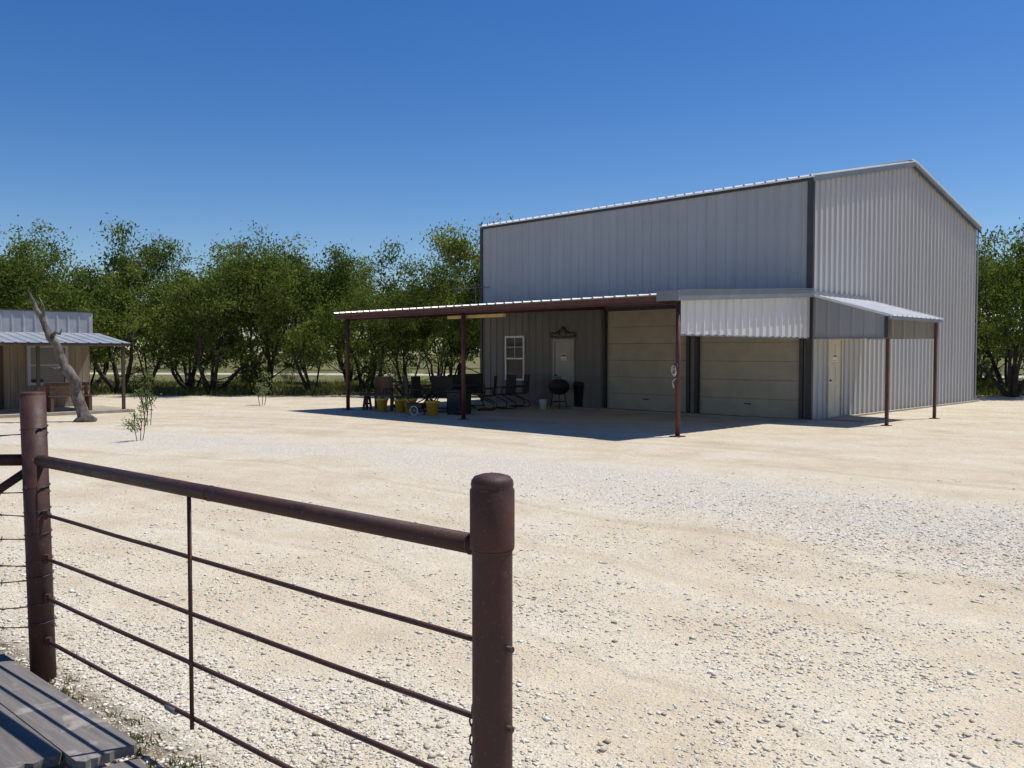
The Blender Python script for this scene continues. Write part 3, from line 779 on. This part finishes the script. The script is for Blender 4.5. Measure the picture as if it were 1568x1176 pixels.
def mass(name,srcs,items):
    Vs=[];Fs=[];mi=[];off=0
    for k,(x,y,z,s) in enumerate(items):
        BV,BF,LV=srcs[k%len(srcs)]; a=random.uniform(0,6.28); c_,s_=math.cos(a),math.sin(a)
        Rz=np.array([[c_,s_,0],[-s_,c_,0],[0,0,1]])*s
        V=np.vstack([BV,LV])@Rz+np.array([x,y,z]); Vs.append(V)
        Fs.append(BF+off); mi.append(np.zeros(len(BF)))
        Fs.append(np.arange(len(LV)).reshape(-1,4)+len(BV)+off); mi.append(np.ones(len(LV)//4)); off+=len(V)
    me=np_mesh(name,np.vstack(Vs),Fs,['bark','leaf'],np.concatenate(mi))
    col.objects.link(bpy.data.objects.new(name,me))
items=[(x+random.uniform(-1.5,1.5),y+random.uniform(-1.5,1.5),-.05,random.uniform(.45,.95)) for y in (38.5,46) for x in np.arange(-31,31,2.6) if not(-1<x<17 and y<40) and random.random()<.6]
mass('underbrush',br,items)
far=[tree_arrays(seed=200+i,H=6,R=3.4,nleaf=2000,L=.40,Wd=.22,spread=.4,levels=3,stems=3,zmin=.6) for i in range(3)]
mass('distant_tree_line',far,[(-105+k*3.4+random.uniform(-1.5,1.5),92+random.uniform(-7,7),-.35,random.uniform(.7,1.1)) for k in range(62)])
sm=[tree_mesh('sapling_%d'%i,leaf='leaf2',seed=60+i,H=1.0,R=.24,nleaf=420,L=.05,Wd=.02,spread=.05,levels=2,stems=3,r0=.010) for i in range(2)]
place('sapling',sm[0],-7.25,16.7,.92,1.0); place('sapling',sm[1],-8.6,20.3,1.5,1.0,.7); place('sapling',sm[1],-8.2,28.2,1.3,1.0,1.0)

def blades(name,C,h,w,mat='grass'):
    n=len(C); rng=RNG; a=rng.uniform(0,6.28,n); S_=np.stack([np.cos(a),np.sin(a),np.zeros(n)],1)
    H=(h*rng.uniform(.4,1.3,n))[:,None]; ln=rng.normal(size=(n,3))*.35; ln[:,2]=1
    V=np.empty((n,3,3)); V[:,0]=C-S_*w/2; V[:,1]=C+S_*w/2; V[:,2]=C+ln*H
    me=np_mesh(name,V.reshape(-1,3),[np.arange(3*n).reshape(-1,3)],[mat]); o=bpy.data.objects.new(name,me); col.objects.link(o); return o
n=60000
x=RNG.uniform(-34,32,n); y=34.4+RNG.beta(1.1,2.2,n)*18
cl=np.sin(x*1.3)+np.sin(x*.47+y*.9)+RNG.normal(size=n)*.8
k=cl>-.2; x,y=x[k],y[k]
keep=~((x>-1)&(x<17)&(y<39))
blades('grass',np.stack([x,y,np.zeros(len(x))],1)[keep],.28,.05)
cx=[];
for _ in range(60):
    q=RNG.uniform(-.15,1); c0=np.array([-1.36-1.25*q,3.42+1.12*q])+RNG.normal(size=2)*.05
    m=int(RNG.integers(6,18)); cx.append(np.c_[c0+RNG.normal(size=(m,2))*.018,np.zeros(m)])
blades('weeds',np.vstack(cx),.035,.008)

# pebbles
n=230000
yy=2.0+11*RNG.beta(1.0,2.5,n); xx=RNG.uniform(-.72,.72,n)*(yy+1.2)
R1=np.hypot(xx+22,yy+14); r=R1-34.4
dens=.22+.75*np.clip(1.3-np.abs(r)*.55,0,1)+.55*np.clip((-6.2-r)*.5,0,1)+.20*np.sin(xx*1.7+yy*.8+np.sin(xx*.6))*np.sin(yy*1.9-xx)+.16*np.sin(xx*4.1+yy*3.3)*np.sin(yy*5.1-xx*2.7)
for r0,w_ in TRACKS: dens*=1-.6*np.clip((w_+.08-np.abs(R1-r0))*6,0,1)
k=RNG.random(n)<dens; xx,yy=xx[k],yy[k]; n=len(xx)
sz=np.clip(RNG.lognormal(math.log(.0060),.48,n),.0025,.022)
octv=np.array([[1,0,0],[-1,0,0],[0,1,0],[0,-1,0],[0,0,1],[0,0,-1]],float)
V=octv[None]*(RNG.uniform(.6,1.25,(n,6,1)))+RNG.normal(size=(n,6,3))*.16
V*=sz[:,None,None]*np.array([1.2,1,.6]); a=RNG.uniform(0,6.28,n); ca,sa=np.cos(a)[:,None],np.sin(a)[:,None]
X2=V[:,:,0]*ca-V[:,:,1]*sa; Y2=V[:,:,0]*sa+V[:,:,1]*ca; V[:,:,0]=X2+xx[:,None]; V[:,:,1]=Y2+yy[:,None]; V[:,:,2]+=(sz*.15)[:,None]
of=np.array([[0,2,4],[2,1,4],[1,3,4],[3,0,4],[2,0,5],[1,2,5],[3,1,5],[0,3,5]])
F_=(np.arange(n)[:,None,None]*6+of[None]).reshape(-1,3)
me=np_mesh('gravel',V.reshape(-1,3),[F_],['pebble']); col.objects.link(bpy.data.objects.new('gravel',me))

# ------------------------------------------------------------ light, sky, camera
D=Vector((.401,.175,.899)).normalized()
el=math.asin(D.z); az=math.atan2(D.x,D.y)
sd=bpy.data.lights.new('sun','SUN'); sd.energy=5.0; sd.angle=math.radians(.53); sd.color=(1,.96,.89)
so=bpy.data.objects.new('sun',sd); col.objects.link(so); so.rotation_euler=D.to_track_quat('Z','Y').to_euler(); so.location=(20,10,40)
w=bpy.data.worlds.new('World'); scene.world=w; w.use_nodes=True
nt=w.node_tree; bg=nt.nodes['Background']; sk=nt.nodes.new('ShaderNodeTexSky'); sk.sky_type='NISHITA'
sk.sun_disc=False; sk.sun_elevation=el; sk.sun_rotation=az; sk.altitude=300; sk.air_density=1.0; sk.dust_density=.35; sk.ozone_density=3.0
hs=nt.nodes.new('ShaderNodeHueSaturation'); hs.inputs['Saturation'].default_value=1.36; hs.inputs['Hue'].default_value=.511
nt.links.new(sk.outputs[0],hs.inputs['Color']); nt.links.new(hs.outputs[0],bg.inputs[0]); bg.inputs[1].default_value=.105
cd=bpy.data.cameras.new('camera'); cd.lens=30.26; cd.sensor_width=36; cd.clip_end=6000; cd.clip_start=.05
co=bpy.data.objects.new('camera',cd); col.objects.link(co); co.location=(0,0,1.7); co.rotation_euler=(math.radians(90-2.04),0,0)
scene.camera=co
scene.view_settings.view_transform='Standard'; scene.view_settings.look='None'; scene.view_settings.exposure=0
